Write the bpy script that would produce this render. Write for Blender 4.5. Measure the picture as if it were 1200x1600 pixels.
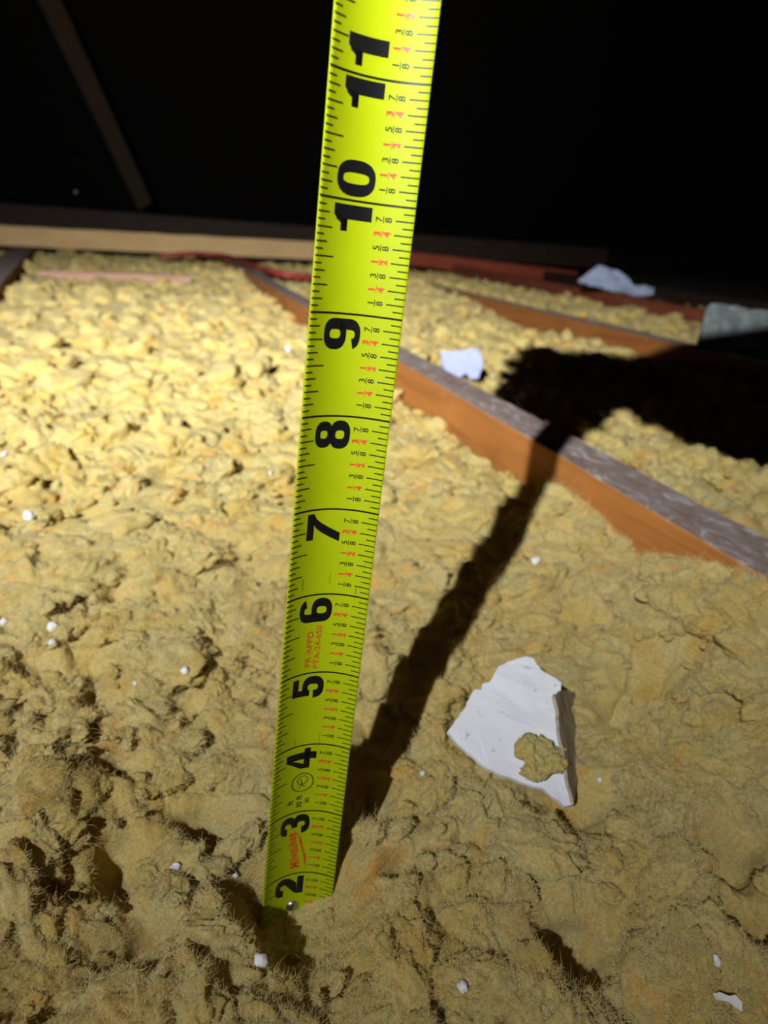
import bpy, bmesh, math, random
import numpy as np
from mathutils import Vector, Matrix
from mathutils.bvhtree import BVHTree

IN = 0.0254                      # everything below is measured in inches, built in metres
C = bpy.context.scene.collection
for o in list(bpy.data.objects):
    bpy.data.objects.remove(o)
rng = np.random.default_rng(7)
random.seed(7)

# ------------------------------------------------------------------ camera
WC = np.array([[0.9589240529, -0.0545054375, 0.2783771147],
               [-0.2788327152, -0.3614498160, 0.8897226239],
               [0.0521246360, -0.9307970712, -0.3618008216]])
# orthonormalise (columns: image right, image down, viewing direction)
_u, _s, _v = np.linalg.svd(WC)
WC = _u @ _v
CAM = np.array([0.0, 0.0, 9.737])
F = 1120.0
cd = bpy.data.cameras.new('camera')
cam = bpy.data.objects.new('camera', cd)
C.objects.link(cam)
m = Matrix.Identity(4)
for i in range(3):
    m[i][0] = WC[i, 0]; m[i][1] = -WC[i, 1]; m[i][2] = -WC[i, 2]; m[i][3] = CAM[i] * IN
cam.matrix_world = m
cd.sensor_fit = 'VERTICAL'
cd.sensor_height = 36.0
cd.sensor_width = 27.0
cd.lens = F / 1600 * 36
cd.clip_start = 0.005
cd.clip_end = 50
cd.dof.use_dof = True
cd.dof.focus_distance = 8.0 * IN
cd.dof.aperture_fstop = cd.lens / 1.9
bpy.context.scene.camera = cam

# ------------------------------------------------------------------ light
sc = bpy.context.scene
sc.view_settings.view_transform = 'Standard'
sc.view_settings.look = 'None'
sc.view_settings.exposure = 0.0
sc.view_settings.gamma = 1.0
sc.view_settings.use_curve_mapping = False
w = bpy.data.worlds.new('world')
sc.world = w
w.use_nodes = True
w.node_tree.nodes['Background'].inputs[0].default_value = (0.75, 0.8, 1.0, 1)
w.node_tree.nodes['Background'].inputs[1].default_value = 0.003
LIGHT = np.array([-14.7, -15.0, 26.0])
AZ, EL, SA, SE, SPILL = 75.5, -12.5, 18.0, 12.6, 0.0140      # beam direction, its half widths, faint spill around it
ld = bpy.data.lights.new('flashlight', 'SPOT')
ld.energy = 318.0
ld.color = (0.97, 0.98, 1.0)
ld.spot_size = math.radians(178)
ld.spot_blend = 0.1
ld.shadow_soft_size = 0.007
_a, _e = math.radians(AZ), math.radians(EL)
AX = Vector((math.cos(_a) * math.cos(_e), math.sin(_a) * math.cos(_e), math.sin(_e)))
RX = Vector((math.sin(_a), -math.cos(_a), 0)); UX = RX.cross(AX)
AIM = LIGHT + np.array(AX)
ld.use_nodes = True
_t = ld.node_tree; _em = _t.nodes['Emission']; _g = _t.nodes.new('ShaderNodeNewGeometry')
def _math(op, a, b=None):
    k = _t.nodes.new('ShaderNodeMath'); k.operation = op
    for i, v in enumerate((a, b)):
        if v is None: continue
        if isinstance(v, (int, float)): k.inputs[i].default_value = v
        else: _t.links.new(v, k.inputs[i])
    return k.outputs[0]
def _dot(v):
    k = _t.nodes.new('ShaderNodeVectorMath'); k.operation = 'DOT_PRODUCT'
    _t.links.new(_g.outputs['Incoming'], k.inputs[0]); k.inputs[1].default_value = v
    return k.outputs['Value']
_p = _math('POWER', _math('DIVIDE', _dot(RX), math.sin(math.radians(SA))), 2.0)
_q = _math('POWER', _math('ABSOLUTE', _math('DIVIDE', _dot(UX), math.sin(math.radians(SE)))), 2.0)
_x = _math('EXPONENT', _math('MULTIPLY', _math('ADD', _p, _q), -0.5))
_t.links.new(_math('ADD', _x, SPILL), _em.inputs['Strength'])
lo = bpy.data.objects.new('flashlight', ld)
C.objects.link(lo)
lo.location = Vector(LIGHT * IN)
lo.rotation_euler = Vector(AIM - LIGHT).to_track_quat('-Z', 'Y').to_euler()


def ray(px, py):
    return WC @ np.array([(px - 600) / F, (py - 800) / F, 1.0])

def gp(px, py, z):
    """the point of the level plane at height z seen at a pixel of the photograph"""
    d = ray(px, py)
    return CAM + d * ((z - CAM[2]) / d[2])

def onplane(px, py, p0, n):
    d = ray(px, py)
    return CAM + d * (np.dot(np.array(p0) - CAM, n) / np.dot(d, n))

# ------------------------------------------------------------------ noise
def _h(ix, iy, iz, seed):
    n = (ix * 374761393 + iy * 668265263 + iz * 2147483647 + seed * 1274126177) & 0xffffffff
    n = ((n ^ (n >> 13)) * 1274126177) & 0xffffffff
    n = ((n ^ (n >> 16)) * 2246822519) & 0xffffffff
    return n ^ (n >> 15)

def perlin(p, seed=0):
    p = np.asarray(p, float)
    i = np.floor(p).astype(np.int64)
    f = p - i
    u = f * f * f * (f * (f * 6 - 15) + 10)
    r = np.zeros(len(p))
    for dx in (0, 1):
        wx = u[:, 0] if dx else 1 - u[:, 0]
        for dy in (0, 1):
            wy = u[:, 1] if dy else 1 - u[:, 1]
            for dz in (0, 1):
                wz = u[:, 2] if dz else 1 - u[:, 2]
                h = _h(i[:, 0] + dx, i[:, 1] + dy, i[:, 2] + dz, seed)
                gx = (h & 255) / 127.5 - 1; gy = ((h >> 8) & 255) / 127.5 - 1; gz = ((h >> 16) & 255) / 127.5 - 1
                r += wx * wy * wz * (gx * (f[:, 0] - dx) + gy * (f[:, 1] - dy) + gz * (f[:, 2] - dz))
    return r

def billow(p, seed=0):            # rounded bumps that meet in sharp creases
    return np.abs(perlin(p, seed)) * 2

# ------------------------------------------------------------------ objects
def raw_mesh(name, V, faces=None, tris=None, smooth=True):
    me = bpy.data.meshes.new(name)
    V = np.asarray(V, float) * IN
    if tris is not None:
        tris = np.asarray(tris, np.int32)
        k = tris.shape[1]
        me.vertices.add(len(V)); me.vertices.foreach_set('co', V.astype(np.float32).ravel())
        me.loops.add(tris.size); me.loops.foreach_set('vertex_index', tris.ravel())
        me.polygons.add(len(tris))
        me.polygons.foreach_set('loop_start', np.arange(len(tris), dtype=np.int32) * k)
        me.polygons.foreach_set('loop_total', np.full(len(tris), k, np.int32))
        me.update(calc_edges=True)
    else:
        me.from_pydata([tuple(v) for v in V], [], faces)
    if smooth:
        me.polygons.foreach_set('use_smooth', np.ones(len(me.polygons), bool))
    me.update()
    return me

def obj(name, V, faces=None, mat=None, parent=None, tris=None, smooth=True, origin=None):
    V = np.asarray(V, float)
    if parent is not None:
        base = np.array(parent['_o'])
        o0 = base
    else:
        o0 = np.array(origin) if origin is not None else np.array([V[:, 0].mean(), V[:, 1].mean(), V[:, 2].min()])
        base = np.zeros(3)
    me = raw_mesh(name, V - o0, faces, tris, smooth)
    o = bpy.data.objects.new(name, me)
    C.objects.link(o)
    if parent is None:
        o.location = Vector(o0 * IN)
    else:
        o.parent = parent
    o['_o'] = [float(a) for a in o0]
    if mat: me.materials.append(mat)
    return o

def empty(name, loc):
    o = bpy.data.objects.new(name, None)
    C.objects.link(o)
    o.location = Vector(np.array(loc) * IN)
    o.empty_display_size = 0.02
    o['_o'] = [float(a) for a in loc]
    return o

def tag(o, label=None, cat=None, group=None, kind=None):
    if label: o['label'] = label
    if cat: o['category'] = cat
    if group: o['group'] = group
    if kind: o['kind'] = kind
    return o

# ------------------------------------------------------------------ materials
def srgb(r, g, b):
    f = lambda c: ((c / 255 + 0.055) / 1.055) ** 2.4 if c > 10.3 else c / 255 / 12.92
    return (f(r), f(g), f(b), 1)

class NT:
    def __init__(s, name):
        s.m = bpy.data.materials.new(name); s.m.use_nodes = True
        s.t = s.m.node_tree; s.n = s.t.nodes; s.b = s.n['Principled BSDF']
        s.co = s.n.new('ShaderNodeTexCoord')
    def link(s, a, b): s.t.links.new(a, b)
    def mapping(s, scale=(1, 1, 1), rot=(0, 0, 0)):
        k = s.n.new('ShaderNodeMapping'); k.inputs['Scale'].default_value = scale; k.inputs['Rotation'].default_value = rot
        s.link(s.co.outputs['Object'], k.inputs['Vector']); return k.outputs[0]
    def noise(s, scale, detail=4, rough=.55, vec=None, dist=0):
        k = s.n.new('ShaderNodeTexNoise'); k.inputs['Scale'].default_value = scale
        k.inputs['Detail'].default_value = detail; k.inputs['Roughness'].default_value = rough
        k.inputs['Distortion'].default_value = dist
        s.link(vec if vec is not None else s.co.outputs['Object'], k.inputs['Vector']); return k.outputs[0]
    def ramp(s, fac, stops):
        k = s.n.new('ShaderNodeValToRGB'); e = k.color_ramp.elements
        e[0].position, e[0].color = stops[0]; e[1].position, e[1].color = stops[-1]
        for p, c in stops[1:-1]:
            q = e.new(p); q.color = c
        s.link(fac, k.inputs[0]); return k.outputs[0]
    def mix(s, fac, a, b, mode='MIX'):
        k = s.n.new('ShaderNodeMix'); k.data_type = 'RGBA'; k.blend_type = mode
        for v, i in ((fac, 0), (a, 6), (b, 7)):
            if isinstance(v, (int, float, tuple)): k.inputs[i].default_value = v
            else: s.link(v, k.inputs[i])
        return k.outputs[2]
    def bump(s, h, strength, dist, prev=None):
        k = s.n.new('ShaderNodeBump'); k.inputs['Strength'].default_value = strength
        k.inputs['Distance'].default_value = dist
        s.link(h, k.inputs['Height'])
        if prev is not None: s.link(prev, k.inputs['Normal'])
        return k.outputs[0]
    def out(s, col=None, rough=.6, nor=None, **kw):
        if col is not None:
            if isinstance(col, tuple): s.b.inputs['Base Color'].default_value = col
            else: s.link(col, s.b.inputs['Base Color'])
        s.b.inputs['Roughness'].default_value = rough
        if nor is not None: s.link(nor, s.b.inputs['Normal'])
        for k, v in kw.items(): s.b.inputs[k.replace('_', ' ')].default_value = v
        return s.m

def mat_wool():
    t = NT('mineral_wool')
    big = t.noise(28, 3, .6, dist=.6)
    c1 = t.ramp(big, [(.30, (.78, .57, .15, 1)), (.45, (.84, .67, .24, 1)), (.58, (.85, .71, .31, 1)), (.72, (.70, .58, .24, 1))])
    pat = t.noise(48, 3, .6, dist=.8)
    orange = t.ramp(pat, [(.56, (0, 0, 0, 1)), (.72, (1, 1, 1, 1))])
    c2 = t.mix(orange, c1, (.88, .50, .10, 1))
    pat2 = t.noise(95, 3, .65, dist=1.0)
    grey = t.ramp(pat2, [(.54, (0, 0, 0, 1)), (.72, (.6, .6, .6, 1))])
    c3 = t.mix(grey, c2, (.60, .52, .27, 1))
    fine = t.ramp(t.noise(900, 3, .7), [(.3, (.72, .64, .42, 1)), (.62, (1.0, 1.0, .97, 1))])
    c4 = t.mix(1.0, c3, fine, 'MULTIPLY')
    fib = t.noise(260, 6, .72, vec=t.mapping((1, 1, 2.2), (.5, .3, .8)), dist=2.2)
    n1 = t.bump(fib, .5, .0014)
    n2 = t.bump(t.noise(1500, 5, .8, dist=2.5), .9, .0009, n1)
    t.out(c4, 1.0, n2)
    t.b.inputs['Specular IOR Level'].default_value = .08
    t.b.inputs['Sheen Weight'].default_value = .12
    t.b.inputs['Subsurface Weight'].default_value = 0.45
    t.b.inputs['Subsurface Radius'].default_value = (1.0, .60, .18)
    t.b.inputs['Subsurface Scale'].default_value = .002
    return t.m

def mat_wood(name, base, dark, rough=.75, grey_top=None, axis_y=True):
    t = NT(name)
    sc_ = (30, 2.2, 30) if axis_y else (2.2, 30, 30)
    g = t.noise(3.2, 6, .62, vec=t.mapping(sc_), dist=.8)
    col = t.ramp(g, [(.32, dark), (.5, base), (.72, tuple(min(1, c * 1.18) for c in base[:3]) + (1,))])
    bl = t.noise(9, 3, .6)
    col = t.mix(t.ramp(bl, [(.35, (0, 0, 0, 1)), (.8, (.5, .5, .5, 1))]), col, dark)
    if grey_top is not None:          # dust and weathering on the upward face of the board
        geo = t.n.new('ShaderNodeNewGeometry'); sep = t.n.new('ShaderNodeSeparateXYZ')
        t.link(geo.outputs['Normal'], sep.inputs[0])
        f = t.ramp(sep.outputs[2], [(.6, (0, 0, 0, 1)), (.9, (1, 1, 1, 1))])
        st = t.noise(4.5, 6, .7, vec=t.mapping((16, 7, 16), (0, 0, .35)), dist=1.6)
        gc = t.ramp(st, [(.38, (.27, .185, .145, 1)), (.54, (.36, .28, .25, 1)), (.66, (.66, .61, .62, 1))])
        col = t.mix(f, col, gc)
    n = t.bump(g, .4, .001)
    return t.out(col, rough, n)

def plain(name, col, rough=.5, metallic=0, spec=.5, coat=0, bumpn=None):
    t = NT(name)
    v = t.noise(300, 3)
    c = t.mix(t.ramp(v, [(.3, (0, 0, 0, 1)), (.8, (.25, .25, .25, 1))]), col, tuple(x * .8 for x in col[:3]) + (1,))
    nor = t.bump(t.noise(bumpn[0], 4), bumpn[1], bumpn[2]) if bumpn else None
    t.out(c, rough, nor, Metallic=metallic, Coat_Weight=coat)
    t.b.inputs['Specular IOR Level'].default_value = spec
    return t.m

M = {}
M['wool'] = mat_wool()
tf = NT('wool_fibre'); tf.out(tf.ramp(tf.noise(40, 3, .6), [(.35, (.82, .62, .22, 1)), (.65, (.86, .74, .38, 1))]), .8); M['wool_fibre'] = tf.m
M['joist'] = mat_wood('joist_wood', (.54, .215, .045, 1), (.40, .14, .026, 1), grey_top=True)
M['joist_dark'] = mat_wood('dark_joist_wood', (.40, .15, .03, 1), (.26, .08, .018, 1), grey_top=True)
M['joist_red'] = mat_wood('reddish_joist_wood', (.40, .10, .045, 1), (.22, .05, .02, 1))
M['beam'] = mat_wood('pale_beam_wood', (.88, .60, .27, 1), (.78, .48, .19, 1), axis_y=False)
M['pink'] = mat_wood('pinkish_blocking_wood', (.62, .36, .25, 1), (.5, .27, .18, 1), axis_y=False)
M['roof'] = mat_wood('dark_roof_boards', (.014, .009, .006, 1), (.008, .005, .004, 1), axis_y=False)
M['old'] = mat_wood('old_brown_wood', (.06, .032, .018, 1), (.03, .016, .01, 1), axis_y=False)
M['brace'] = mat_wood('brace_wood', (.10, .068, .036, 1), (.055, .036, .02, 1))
M['drywall'] = plain('gypsum_white', (.80, .81, .84, 1), .85, bumpn=(500, .35, .0004))
tp = NT('white_painted_paper')
_sp = tp.ramp(tp.noise(190, 3, .6, dist=.5), [(.66, (0, 0, 0, 1)), (.72, (.8, .8, .8, 1))])
tp.out(tp.mix(_sp, (.80, .83, .89, 1), (.40, .40, .36, 1)), .8, tp.bump(tp.noise(900, 4), .2, .0003)); M['face_paper'] = tp.m
M['back_paper'] = plain('grey_backing_paper', (.42, .36, .27, 1), .9, bumpn=(500, .35, .0003))
M['paper'] = plain('bluish_white_paper', (.44, .48, .82, 1), .7)
M['sheet'] = plain('crumpled_pale_sheet', (.48, .56, .76, 1), .6)
M['ink'] = plain('black_ink', (.006, .006, .007, 1), .4, spec=.3)
M['red_ink'] = plain('red_ink', (.62, .07, .02, 1), .4)
M['steel'] = plain('zinc_steel', (.45, .45, .45, 1), .35, metallic=1)
M['case_red'] = plain('red_plastic', (.5, .02, .015, 1), .4)
M['case_black'] = plain('black_rubber', (.02, .02, .02, 1), .6)
M['skin'] = plain('skin', (.55, .30, .20, 1), .55)
M['shadow_sleeve'] = plain('shadow_sleeve_cotton', (.05, .05, .07, 1), .9)
M['red_wood'] = mat_wood('red_stained_wood', (.42, .075, .03, 1), (.26, .04, .018, 1), axis_y=False)
M['cable'] = plain('red_cable_jacket', (.42, .05, .045, 1), .5)

def mat_blade():
    t = NT('yellow_blade')
    n = t.noise(140, 3, .6)
    c = t.ramp(n, [(.3, (.345, .420, .0015, 1)), (.7, (.37, .45, .002, 1))])
    nb = t.bump(t.noise(700, 2), .06, .0002)
    t.out(c, .5, nb)
    t.b.inputs['Specular IOR Level'].default_value = .22
    return t.m
M['blade'] = mat_blade()

def mat_duct():
    t = NT('grey_ribbed_foil')
    wv = t.n.new('ShaderNodeTexWave'); wv.inputs['Scale'].default_value = 75; wv.inputs['Distortion'].default_value = 2.0
    wv.inputs['Detail'].default_value = 3
    wv.bands_direction = 'Z'
    t.link(t.co.outputs['Object'], wv.inputs['Vector'])
    c = t.ramp(wv.outputs[1], [(.1, (.13, .16, .155, 1)), (.9, (.22, .25, .25, 1))])
    n = t.bump(wv.outputs[1], .5, .002)
    return t.out(c, .45, n)
M['duct'] = mat_duct()

def mat_slab():
    t = NT('ceiling_board')
    c = t.ramp(t.noise(20, 4), [(.3, (.20, .15, .09, 1)), (.7, (.32, .25, .16, 1))])
    return t.out(c, .95)
M['slab'] = mat_slab()

# ------------------------------------------------------------------ structure
def box(x0, x1, y0, y1, z0, z1):
    V = [(x, y, z) for z in (z0, z1) for y in (y0, y1) for x in (x0, x1)]
    Fc = [(0, 2, 3, 1), (4, 5, 7, 6), (0, 1, 5, 4), (1, 3, 7, 5), (3, 2, 6, 7), (2, 0, 4, 6)]
    return np.array(V, float), Fc

def board(name, p0, p1, width, depth, mat, segs=40, up=(0, 0, 1), parent=None, wob=.02, r=.07, seed=1):
    """a sawn board from p0 to p1 (top centre line), softened arrises, slight waviness, length cut in segments"""
    p0 = np.array(p0, float); p1 = np.array(p1, float)
    d = p1 - p0; L = np.linalg.norm(d); d /= L
    up = np.array(up, float); s = np.cross(d, up); s /= np.linalg.norm(s); u = np.cross(s, d)
    hw = width / 2
    prof = []
    for cx, cz, a0 in ((hw - r, -r, 0), (-hw + r, -r, 90), (-hw + r, -depth + r, 180), (hw - r, -depth + r, 270)):
        for k in range(4):
            a = math.radians(a0 + 30 * k)
            prof.append((cx + r * math.cos(a), cz + r * math.sin(a)))
    n = len(prof); V = []; Fc = []
    for i in range(segs + 1):
        c = p0 + d * L * i / segs
        wv = perlin(np.array([[i * .31, seed * 3.7, 0], [i * .31, seed * 3.7, 9.]]), seed) * wob * 3
        for (a, b) in prof:
            V.append(c + s * (a + wv[0]) + u * (b + wv[1]))
        if i:
            for k in range(n):
                a = (i - 1) * n + k; b = (i - 1) * n + (k + 1) % n
                Fc.append((a, b, b + n, a + n))
    Fc.append(tuple(range(n))[::-1]); Fc.append(tuple(range(segs * n, segs * n + n)))
    return obj(name, V, Fc, mat, parent=parent, smooth=False, origin=None if parent is not None else p0 - u * depth)

V, Fc = box(-260, 330, -60, 262, -.5, 0)
tag(obj('floor', V, Fc, M['slab'], smooth=False), kind='structure')
# roof deck: two dark board slopes over the attic and the gable wall behind
def roof(name, y0, z0, y1, z1):
    V = [(-260, y0, z0), (330, y0, z0), (330, y1, z1), (-260, y1, z1), (-260, y0, z0 + 1), (330, y0, z0 + 1), (330, y1, z1 + 1), (-260, y1, z1 + 1)]
    Fc = [(0, 1, 2, 3), (7, 6, 5, 4), (0, 4, 5, 1), (1, 5, 6, 2), (2, 6, 7, 3), (3, 7, 4, 0)]
    return tag(obj(name, np.array(V, float), Fc, M['roof'], smooth=False), kind='structure')
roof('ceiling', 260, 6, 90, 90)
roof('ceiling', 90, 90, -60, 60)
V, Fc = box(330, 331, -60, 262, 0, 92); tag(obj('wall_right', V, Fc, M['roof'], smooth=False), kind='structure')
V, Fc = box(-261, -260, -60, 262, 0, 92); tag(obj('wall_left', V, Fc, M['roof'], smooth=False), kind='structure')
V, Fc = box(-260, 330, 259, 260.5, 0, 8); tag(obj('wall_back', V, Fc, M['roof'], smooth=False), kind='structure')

ZJ = 4.2
tag(board('ceiling_joist', (11.15, -6, ZJ), (11.15, 150, ZJ), 1.55, 3.9, M['joist'], 120, r=.05, wob=.012),
    'nearest orange-brown wooden joist with a dusty grey top, crossed by the tape shadow', 'joist', 'ceiling joists')
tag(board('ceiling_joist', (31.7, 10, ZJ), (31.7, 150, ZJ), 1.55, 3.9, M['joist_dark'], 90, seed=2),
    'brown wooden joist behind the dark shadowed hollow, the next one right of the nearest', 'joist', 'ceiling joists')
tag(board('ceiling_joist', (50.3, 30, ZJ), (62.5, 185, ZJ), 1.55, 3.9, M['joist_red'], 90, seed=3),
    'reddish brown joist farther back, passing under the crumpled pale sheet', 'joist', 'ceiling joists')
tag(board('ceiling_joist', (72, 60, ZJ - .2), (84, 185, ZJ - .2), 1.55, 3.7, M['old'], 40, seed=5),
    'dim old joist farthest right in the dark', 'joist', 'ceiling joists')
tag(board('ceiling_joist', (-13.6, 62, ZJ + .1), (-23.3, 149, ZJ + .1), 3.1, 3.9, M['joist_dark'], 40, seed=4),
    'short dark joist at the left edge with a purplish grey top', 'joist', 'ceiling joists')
tag(board('strongback_beam', (-60, 150.2, 7.55), (32, 150.2, 7.45), 1.5, 3.35, M['beam'], 60, seed=6, wob=.05),
    'long pale wooden beam lying across the joists at the back left', 'beam')
_r0 = CAM + ray(636, 393) * (152 / ray(636, 393)[1]); _r1 = CAM + ray(900, 424) * (148 / ray(900, 424)[1])
tag(board('stained_board', _r0, _r1, 1.5, 2.6, M['red_wood'], 30, seed=11),
    'reddish stained board at the back, just right of the tape below the dark', 'board')
tag(board('blocking_board', (-13.2, 92, 3.9), (3.2, 92, 3.9), 1.4, 3.9, M['pink'], 12, seed=7),
    'pinkish wooden blocking board half buried in the insulation below the beam', 'board')
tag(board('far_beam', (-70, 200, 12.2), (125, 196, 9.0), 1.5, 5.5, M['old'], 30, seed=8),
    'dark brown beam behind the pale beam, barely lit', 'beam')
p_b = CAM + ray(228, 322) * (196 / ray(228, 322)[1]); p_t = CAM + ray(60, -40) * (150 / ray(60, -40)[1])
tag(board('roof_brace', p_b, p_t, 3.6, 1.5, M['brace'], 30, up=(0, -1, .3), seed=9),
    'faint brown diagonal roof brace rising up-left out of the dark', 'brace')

# ------------------------------------------------------------------ insulation
# mounds: x, y, radius, height added; pits: the same, taken away
def P(px, py, z, r, h):
    g = gp(px, py, z); return (g[0], g[1], r * (1.25 if r < .5 and z < 2.7 else 1), h)
MOUNDS = [P(440, 1500, 1.8, .55, .38), P(870, 820, 3.0, 1.3, .5), P(1130, 720, 3.6, 3.2, .7), P(560, 1370, 2.2, .8, .30), P(700, 1480, 2.2, 1.3, .25),
          (9.65, 9.0, 1.65, 1.15), (9.9, 10.4, 1.1, .45), P(300, 1030, 2.4, .9, .25), P(80, 1250, 2.4, 1.0, .3), P(200, 700, 2.5, 2.5, .25),
          (-2, 60, 9, .9), (-13, 72, 6, .8), (8.5, 102, 6, 1.4), (27, 72, 5, .7), (29.0, 85, 8, 1.2), (37, 58, 6, .6), (38, 95, 10, .5),
          P(1000, 1330, 2.4, .9, .25), P(820, 1330, 2.2, 1.0, .15), P(1130, 1280, 2.5, .9, .25)]
PITS = [P(800, 1130, 2.4, .80, .35), P(885, 1245, 2.3, .60, .45), P(190, 962, 2.0, .27, 1.1), P(330, 1335, 1.6, .30, 1.1), P(190, 1400, 1.6, .24, .9), P(175, 1450, 1.6, .22, .8),
        P(890, 1492, 1.8, .34, 1.0), P(855, 1497, 1.8, .2, .8), P(1010, 1108, 2.0, .40, .9), P(960, 1140, 2.0, .3, .7), P(620, 1395, 1.7, .17, .7),
        P(190, 1262, 1.8, .2, .7), P(130, 1055, 2.2, .4, .5), P(60, 1060, 2.2, .3, .5), P(190, 655, 2.2, .35, .6), P(255, 665, 2.2, .4, .7),
        P(50, 650, 2.2, .4, .6), P(160, 1115, 2.2, .25, .6), P(340, 1030, 2.2, .2, .6), P(870, 860, 2.6, .35, .5), P(290, 1330, 1.6, .12, .8),
        P(1130, 1345, 2.0, .35, .6), P(1150, 970, 2.6, .35, .5), P(560, 1290, 1.5, .5, .5), P(590, 1200, 1.5, .5, .4), P(720, 1330, 2.0, .12, .6),
        P(265, 755, 2.5, .3, .4), P(150, 800, 2.5, .3, .4), P(430, 640, 2.5, .5, .4), P(295, 1130, 2.0, .16, .6),
        P(230, 1500, 1.8, .2, .5), P(1170, 1440, 2.0, .3, .6), P(920, 985, 2.4, .35, .35)]

def tape_zone(x, y):
    return np.exp(-(((x - 1.35) / .9) ** 2 + ((y - 6.25) / .95) ** 2) ** 2)

def foot_level(x, y):      # the fill just in front of the blade: lower on the left, higher on the right
    return 1.33 + .60 * np.clip(x - 1.0, -.3, 1.1) + .38 * (6.5 - y)

def base_height(x, y):
    x = np.asarray(x, float); y = np.asarray(y, float)
    h = np.full(x.shape, 2.25) + np.clip((y - 5) * .035, 0, .55)
    q = np.stack([x * .16, y * .13, np.zeros_like(x)], -1).reshape(-1, 3)
    h = h + perlin(q, 11).reshape(x.shape) * .8
    # other bays are filled a little higher / lower
    h = h + np.where((x > 12) & (x < 31), np.clip((y - 15) * .01, 0, .35), 0)
    h = h + np.where(x > 32, .30, 0) - np.where(x > 53, .9, 0)
    h = h + np.clip((x - 7.0) * .10, 0, .35) * (x < 10.5) * np.clip(1 - (y - 9) / 8, 0, 1)
    # hollow where the far end of the second bay was scooped out
    h = h - 1.3 * np.exp(-(((x - 29) / 4) ** 2 + ((y - 57) / 5.5) ** 2))
    for (mx, my, r, a) in MOUNDS:
        h = h + a * np.exp(-((x - mx) ** 2 + (y - my) ** 2) / r ** 2)
    # around the tape blade: it stands in the fill to the 1.6 inch mark on the left, 2 inches on the right
    wt = tape_zone(x, y)
    h = h * (1 - wt) + wt * (foot_level(x, y) - .06)
    return h

def surface(x, y, fine=True):
    h = base_height(x, y)
    for (mx, my, r, a) in PITS:
        d2 = (x - mx) ** 2 + ((y - my) * 1.15) ** 2
        h = h - a * np.exp(-(d2 / r ** 2) ** 1.5)
    if fine:
        q = np.stack([x, y, np.zeros_like(x)], -1).reshape(-1, 3)
        wq = q + np.stack([perlin(q * .9 + 5, 21), perlin(q * .9 + 9, 22), np.zeros(len(q))], -1) * .6
        amp = 1 - .8 * tape_zone(q[:, 0], q[:, 1])
        h = h + (((billow(wq * .75, 31) - .45) * .42 + (billow(wq * 1.7, 32) - .4) * .24 ) * amp + (billow(wq * 3.6, 33) - .4) * .06 + perlin(wq * 5.5, 34) * .08 + perlin(wq * 11, 35) * .05 + perlin(wq * 22, 36) * .028).reshape(x.shape)
    return h

def ico(level):
    bm = bmesh.new(); bmesh.ops.create_icosphere(bm, subdivisions=level, radius=1)
    V = np.array([v.co[:] for v in bm.verts]); T = np.array([[v.index for v in f.verts] for f in bm.faces], np.int32)
    bm.free(); return V, T

def clump_shapes(level, n, seed0):
    V0, T = ico(level); out = []
    for k in range(n):
        q = V0 * 1.0 + k * 7.3
        wq = q + np.stack([perlin(q * 1.3, 51 + k), perlin(q * 1.3 + 3, 52 + k), perlin(q * 1.3 + 6, 53 + k)], -1) * .75
        r = .66 + .50 * perlin(wq * 1.0, seed0 + k) + .26 * billow(wq * 1.25, seed0 + 20 + k) + .12 * billow(wq * 2.6, seed0 + 40 + k)
        f_, a_ = 3.0, .17
        for oc in range({3: 1, 4: 3, 5: 5}[level]):
            r += a_ * perlin(wq * f_, seed0 + 60 + k + oc * 7); f_ *= 2.0; a_ *= .60
        V = V0 * r[:, None]
        out.append(V * np.array([1.2, .82, .56]))
    return out, T

SH = {5: clump_shapes(5, 14, 100), 4: clump_shapes(4, 16, 300), 3: clump_shapes(3, 14, 500)}

def rotmats(n, r, tilt):
    a = r.uniform(0, 2 * np.pi, n); b = r.normal(0, tilt, n); c = r.normal(0, tilt, n)
    ca, sa, cb, sb, cc, s_c = np.cos(a), np.sin(a), np.cos(b), np.sin(b), np.cos(c), np.sin(c)
    Z = np.zeros((n, 3, 3)); Z[:, 0, 0] = ca; Z[:, 0, 1] = -sa; Z[:, 1, 0] = sa; Z[:, 1, 1] = ca; Z[:, 2, 2] = 1
    X = np.zeros((n, 3, 3)); X[:, 0, 0] = 1; X[:, 1, 1] = cb; X[:, 1, 2] = -sb; X[:, 2, 1] = sb; X[:, 2, 2] = cb
    Yr = np.zeros((n, 3, 3)); Yr[:, 1, 1] = 1; Yr[:, 0, 0] = cc; Yr[:, 0, 2] = s_c; Yr[:, 2, 0] = -s_c; Yr[:, 2, 2] = cc
    return Z @ X @ Yr

def in_view(x, y, marg=.12):
    # keep only ground the photograph could plausibly see, with a generous margin
    v = np.stack([x, y, np.full_like(x, 2.5)], -1) - CAM
    c = v @ WC
    px = c[:, 0] / np.maximum(c[:, 2], .1) * F / 1200; py = c[:, 1] / np.maximum(c[:, 2], .1) * F / 1600
    return (c[:, 2] > 1) & (np.abs(px) < .5 + marg) & (np.abs(py) < .5 + marg * 1.2)

class Acc:
    def __init__(s): s.V = []; s.T = []; s.n = 0
    def add(s, V, T):
        s.V.append(V); s.T.append(T + s.n); s.n += len(V)

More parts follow.
